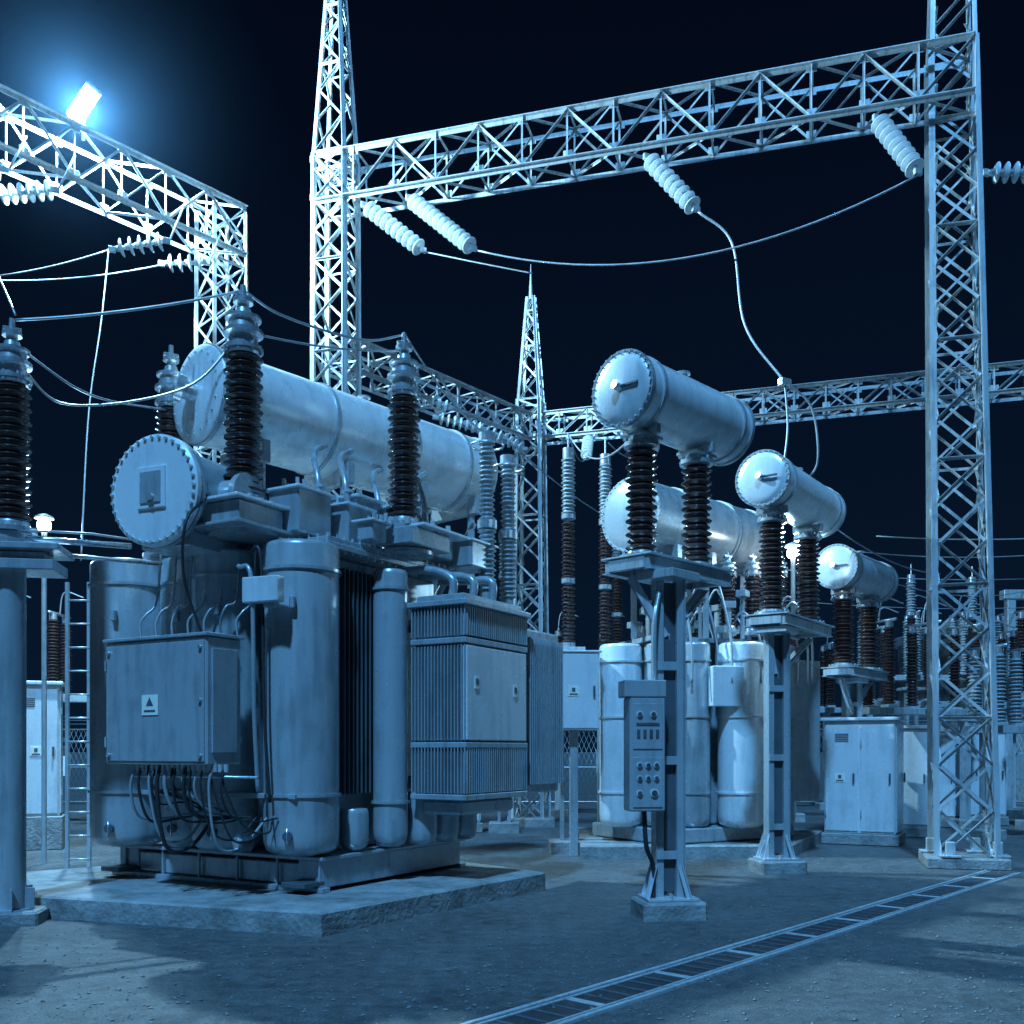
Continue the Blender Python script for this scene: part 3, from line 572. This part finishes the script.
# ------------------------------------------------------------------ cabinets
def cabinet(x,y,w,dp,h,ang,legs=.15,name='electrical_cabinet'):
    mb=MB(); mb.box((x,y,legs/2+.02),(w+.1,dp+.1,legs+.04),ang,M_CONC,.015); mb.box((x,y,legs+h/2+.04),(w,dp,h),ang,M_LIGHT,.015); mb.box((x,y,legs+h+.07),(w+.12,dp+.12,.06),ang,M_LIGHT,.015)
    a=R(ang);u=Vector((math.cos(a),math.sin(a)));n=Vector((u.y,-u.x)); c=Vector((x,y))-u*w/2+n*dp/2; k=2 if w>1 else 1
    for i in range(k): door(mb,tuple(c+u*(i*w/k)),w/k,legs+.06,legs+h,ang,M_LIGHT,i==0,True)
    c2=Vector((x,y))+u*w/2+n*dp/2; door(mb,tuple(c2),dp,legs+.06,legs+h,ang+90,M_LIGHT,False,True)
    for i in range(5): q=c+u*(w*.25)+n*.022; mb.box((q.x,q.y,legs+h-.18-.03*i),(.22,.01,.012),ang,M_DARK,.001)
    return mb.obj(name)
cabinet(6.05,17.2,1.15,.9,1.9,-28); cabinet(7.3,18.7,.9,.7,1.8,-20); cabinet(8.7,21,.9,.7,1.7,0); cabinet(9.9,21.5,1.1,.7,1.8,0)
cabinet(-7.65,16.2,.62,.5,2.1,20,.5); cabinet(-.9,19.5,.5,.4,1.5,10); cabinet(5.2,20.5,.8,.6,1.6,0)
# ------------------------------------------------------------------ disconnector bays in background
def disc(x,y,ang,z0=2.6,n=3,sp=1.1,hh=1.5,m=M_BROWN):
    mb=MB(); a=R(ang);u=Vector((math.cos(a),math.sin(a))); Lt=(n-1)*sp+.4
    for k in(-.42,.42):
        q=Vector((x,y))+u*k*Lt; mb.box((q.x,q.y,z0/2),(.16,.16,z0),ang,M_GALV,.01); mb.box((q.x,q.y,.08),(.5,.5,.2),ang,M_CONC,.02)
    mb.box((x,y,z0+.07),(Lt+.3,.3,.14),ang,M_GALV,.01)
    for i in range(n):
        for j in(-.3,.3):
            q=Vector((x,y))+u*((i-(n-1)/2)*sp)+Vector((-u.y,u.x))*j
            mb.box((q.x,q.y,z0+.16),(.22,.22,.06),ang,M_GALV); sheds(mb,(q.x,q.y,z0+.2),(0,0,1),hh,.13,m,.065,.6,16); mb.cyl((q.x,q.y,z0+.2+hh),(q.x,q.y,z0+.32+hh),.08,M_ALU,12)
        q=Vector((x,y))+u*((i-(n-1)/2)*sp); v=Vector((-u.y,u.x)); mb.tube([(q.x-v.x*.5,q.y-v.y*.5,z0+.34+hh),(q.x+v.x*.5,q.y+v.y*.5,z0+.34+hh)],.03,M_ALU,8)
        mb.curve([(q.x,q.y,z0+.34+hh),(q.x+.1,q.y,z0+.8+hh),(q.x+.5,q.y,z0+.7+hh)],.015,M_WIRE)
    mb.box((x,y,1.3),(.35,.25,.5),ang,M_LIGHT,.01)
    return mb.obj('disconnector_switch')
for p in ((8.3,20.2,20,2.3),(9.6,23.5,10),(13,24,0),(11.6,20.5,15),(5.2,22.5,0),(2.2,24,0),(-9.5,21,0),(-3.5,23,10),(16,28,0),(7.4,27,0)): disc(*p)
disc(9.4,18.2,15,1.9,3,.9,1.2,M_GREYP); disc(11.0,26,0,3.4,4,1.2,1.4,M_GREYP)
mb=MB()
for x in (12.2,15.6,19):
    mb.box((x,24.5,2.7),(.2,.2,5.4),0,M_GALV); mb.box((x,24.5,.1),(.6,.6,.2),0,M_CONC)
mb.box((15.6,24.5,5.4),(7.2,.25,.22),0,M_GALV); mb.box((15.6,24.5,4.1),(7.0,.16,.14),0,M_GALV); mb.box((15.6,24.5,2.9),(7.0,.16,.14),0,M_GALV)
for i in range(9): sheds(mb,(12.6+i*.75,24.5,4.18),(0,0,1),1.05,.1,M_BROWN,.06,.6,12)
mb.obj('busbar_support_frame')
mb=MB(); mb.box((19,32,2.6),(11,6,5.2),0,M_CONC,.02); mb.box((19,32,5.3),(11.6,6.6,.3),0,M_PAINT,.03)
for i in range(6): mb.box((14.6+i*1.7,28.98,3.2),(1.0,.06,1.1),0,M_DARK,.01); mb.box((14.6+i*1.7,28.96,2.6),(1.15,.12,.07),0,M_CONC,.01)
mb.box((13.9,28.97,1.05),(.95,.06,2.1),0,M_PAINT,.01)
mb.obj('control_building')
mb=MB()
def fence(x0,y0,x1,y1,h=2.2):
    a=Vector((x0,y0));b=Vector((x1,y1));Lf=(b-a).length;u=(b-a)/Lf;n=int(Lf/2.5)
    for i in range(n+1):
        q=a+u*(i*Lf/n); mb.cyl((q.x,q.y,0),(q.x,q.y,h+.1),.035,M_GALV,8); mb.tube([(q.x,q.y,h+.05),(q.x,q.y-.3,h+.35)],.02,M_GALV)
    for z in(.1,h*.5,h): mb.tube([(a.x,a.y,z),(b.x,b.y,z)],.018,M_GALV,6)
    for k in (.1,.2,.3): mb.tube([(a.x,a.y-k,h+.05+k),(b.x,b.y-k,h+.05+k)],.006,M_GALV,4)
    k=int(Lf/.14)
    for i in range(k): 
        q=a+u*(i*Lf/k); r_=a+u*min(Lf,(i*Lf/k+.9)); l_=a+u*max(0,(i*Lf/k-.9))
        mb.tube([(q.x,q.y,.1),(r_.x,r_.y,h)],.004,M_GALV,3); mb.tube([(q.x,q.y,.1),(l_.x,l_.y,h)],.004,M_GALV,3)
fence(-24,29,30,29)
mb.obj('perimeter_fence')
mb=MB(); 
for s_ in(-.13,.13): mb.ang((-5.15+s_,11.9,.0),(-5.15+s_,11.9,3.6),.04,M_GALV)
for i in range(12): mb.tube([(-5.28,11.9,.3+i*.28),(-5.02,11.9,.3+i*.28)],.012,M_GALV)
mb.box((-5.15,11.9,.05),(.5,.4,.14),0,M_CONC); mb.obj('access_ladder')
# ------------------------------------------------------------------ lamps
def bulb(loc,power,col,size,parent,tgt=None,ang=150):
    l=bpy.data.lights.new('bulb','SPOT' if tgt else 'POINT'); l.energy=power; l.color=col; l.shadow_soft_size=size
    o=bpy.data.objects.new('bulb',l); o.location=loc; bpy.context.scene.collection.objects.link(o); o.parent=parent
    if tgt: l.spot_size=R(ang); l.spot_blend=.5; o.rotation_euler=(Vector(tgt)-Vector(loc)).to_track_quat('-Z','Y').to_euler()
LC=(.36,.72,1)
def floodlight(loc,aim,s,power,postz):
    e=empty('floodlight'); mb=MB(); loc=Vector(loc); d=(Vector(aim)-loc).normalized()
    side=Vector((.80,-.54,.50)); side=(side-d*side.dot(d)).normalized(); o3=side.cross(d).normalized()
    q=Matrix((side,-o3,d)).transposed()
    mb.boxm(loc-d*.05*s,(.68*s,.26*s,.12*s),q,M_GALV,.03); mb.boxm(loc+d*.03*s,(.62*s,.21*s,.05*s),q,M_LAMP,.02)
    for k in range(7): mb.boxm(loc-d*.13*s+q@Vector(((-.24+.08*k)*s,0,0)),(.012,.22*s,.06*s),q,M_GALV,.002)
    mb.tube([loc-d*.1*s,(loc.x,loc.y,loc.z-.25*s),(loc.x,loc.y,postz)],.03*s,M_GALV,8)
    mb.obj('lamp_head',e); bulb(loc+d*.22*s,power,LC,.12,e)
def globe(loc,tgt,power,postz):
    e=empty('post_lamp'); mb=MB(); x,y,z=loc
    mb.lathe((x,y,z-.09),(0,0,1),[(0,.03),(.02,.07),(.06,.09),(.11,.09),(.15,.07),(.175,.03)],M_LAMP,16,True)
    mb.lathe((x,y,z+.085),(0,0,1),[(0,.13),(.03,.12),(.07,.03)],M_GALV,16); mb.cyl((x,y,postz),(x,y,z-.09),.035,M_GALV,10); mb.obj('lamp_head',e)
    bulb((x,y-.16,z-.02),power,LC,.1,e,tgt,165)
floodlight((-6.43,15.0,11.28),(-5.0,9.5,3.0),.9,15000,10.75)
globe((-6.55,14.0,4.75),(-5,8,2),450,0.0)
globe((4.30,15.3,4.62),(4.0,8,1),260,3.3)
# scattering volume added to make the floodlight's glow, thinning to nothing with distance
def glow_haze(loc,r,dens):
    m=bpy.data.materials.new('glow_haze'); m.use_nodes=True; nt=m.node_tree; nt.nodes.clear(); N=nt.nodes.new
    o=N('ShaderNodeOutputMaterial'); v=N('ShaderNodeVolumeScatter'); v.inputs['Color'].default_value=(.30,.62,1,1); v.inputs['Anisotropy'].default_value=.2
    tc=N('ShaderNodeTexCoord'); mp=N('ShaderNodeMapping'); mp.inputs['Scale'].default_value=(1/r,)*3; g=N('ShaderNodeTexGradient'); g.gradient_type='SPHERICAL'
    pw=N('ShaderNodeMath'); pw.operation='POWER'; pw.inputs[1].default_value=2.2; mu=N('ShaderNodeMath'); mu.operation='MULTIPLY'; mu.inputs[1].default_value=dens
    nt.links.new(tc.outputs['Object'],mp.inputs[0]); nt.links.new(mp.outputs[0],g.inputs[0]); nt.links.new(g.outputs['Fac'],pw.inputs[0]); nt.links.new(pw.outputs[0],mu.inputs[0]); nt.links.new(mu.outputs[0],v.inputs['Density'])
    nt.links.new(v.outputs[0],o.inputs['Volume'])
    mb=MB(); pr=[(-r*math.cos(math.pi*i/20),r*math.sin(math.pi*i/20)) for i in range(1,20)]
    mb.lathe((0,0,0),(0,0,1),pr,m,36,True,True); ob=mb.obj('floodlight_glow_haze'); ob.location=loc; return ob
glow_haze((-6.4,14.85,11.2),3.4,.0028)
# ------------------------------------------------------------------ key light + sky
s=bpy.data.lights.new('Sun','SUN'); s.energy=4.9; s.color=(.14,.47,.95); s.angle=R(3); so=bpy.data.objects.new('sun',s); bpy.context.scene.collection.objects.link(so)
so.rotation_euler=Vector((.12,.54,-.83)).to_track_quat('-Z','Y').to_euler()
wd=bpy.data.worlds.new('World'); bpy.context.scene.world=wd; wd.use_nodes=True; nt=wd.node_tree; nt.nodes.clear()
o=nt.nodes.new('ShaderNodeOutputWorld'); bg=nt.nodes.new('ShaderNodeBackground'); tc=nt.nodes.new('ShaderNodeTexCoord'); sp=nt.nodes.new('ShaderNodeSeparateXYZ'); rp=nt.nodes.new('ShaderNodeValToRGB')
rp.color_ramp.elements[0].position=0; rp.color_ramp.elements[0].color=(.0022,.009,.024,1); rp.color_ramp.elements[1].position=.6; rp.color_ramp.elements[1].color=(.0008,.0026,.0085,1)
nt.links.new(tc.outputs['Generated'],sp.inputs[0]); nt.links.new(sp.outputs['Z'],rp.inputs[0]); nt.links.new(rp.outputs[0],bg.inputs[0]); nt.links.new(bg.outputs[0],o.inputs[0]); bg.inputs[1].default_value=1.0
# ------------------------------------------------------------------ camera
c=bpy.data.cameras.new('Camera'); co=bpy.data.objects.new('Camera',c); bpy.context.scene.collection.objects.link(co)
co.location=(0,0,1.6); co.rotation_euler=(R(90),0,0); c.sensor_width=36; c.lens=35.156; c.shift_y=(750-512)/1024; c.clip_end=2000; c.clip_start=.05
sc=bpy.context.scene; sc.camera=co; sc.view_settings.view_transform='Standard'; sc.view_settings.look='None'; sc.view_settings.exposure=0
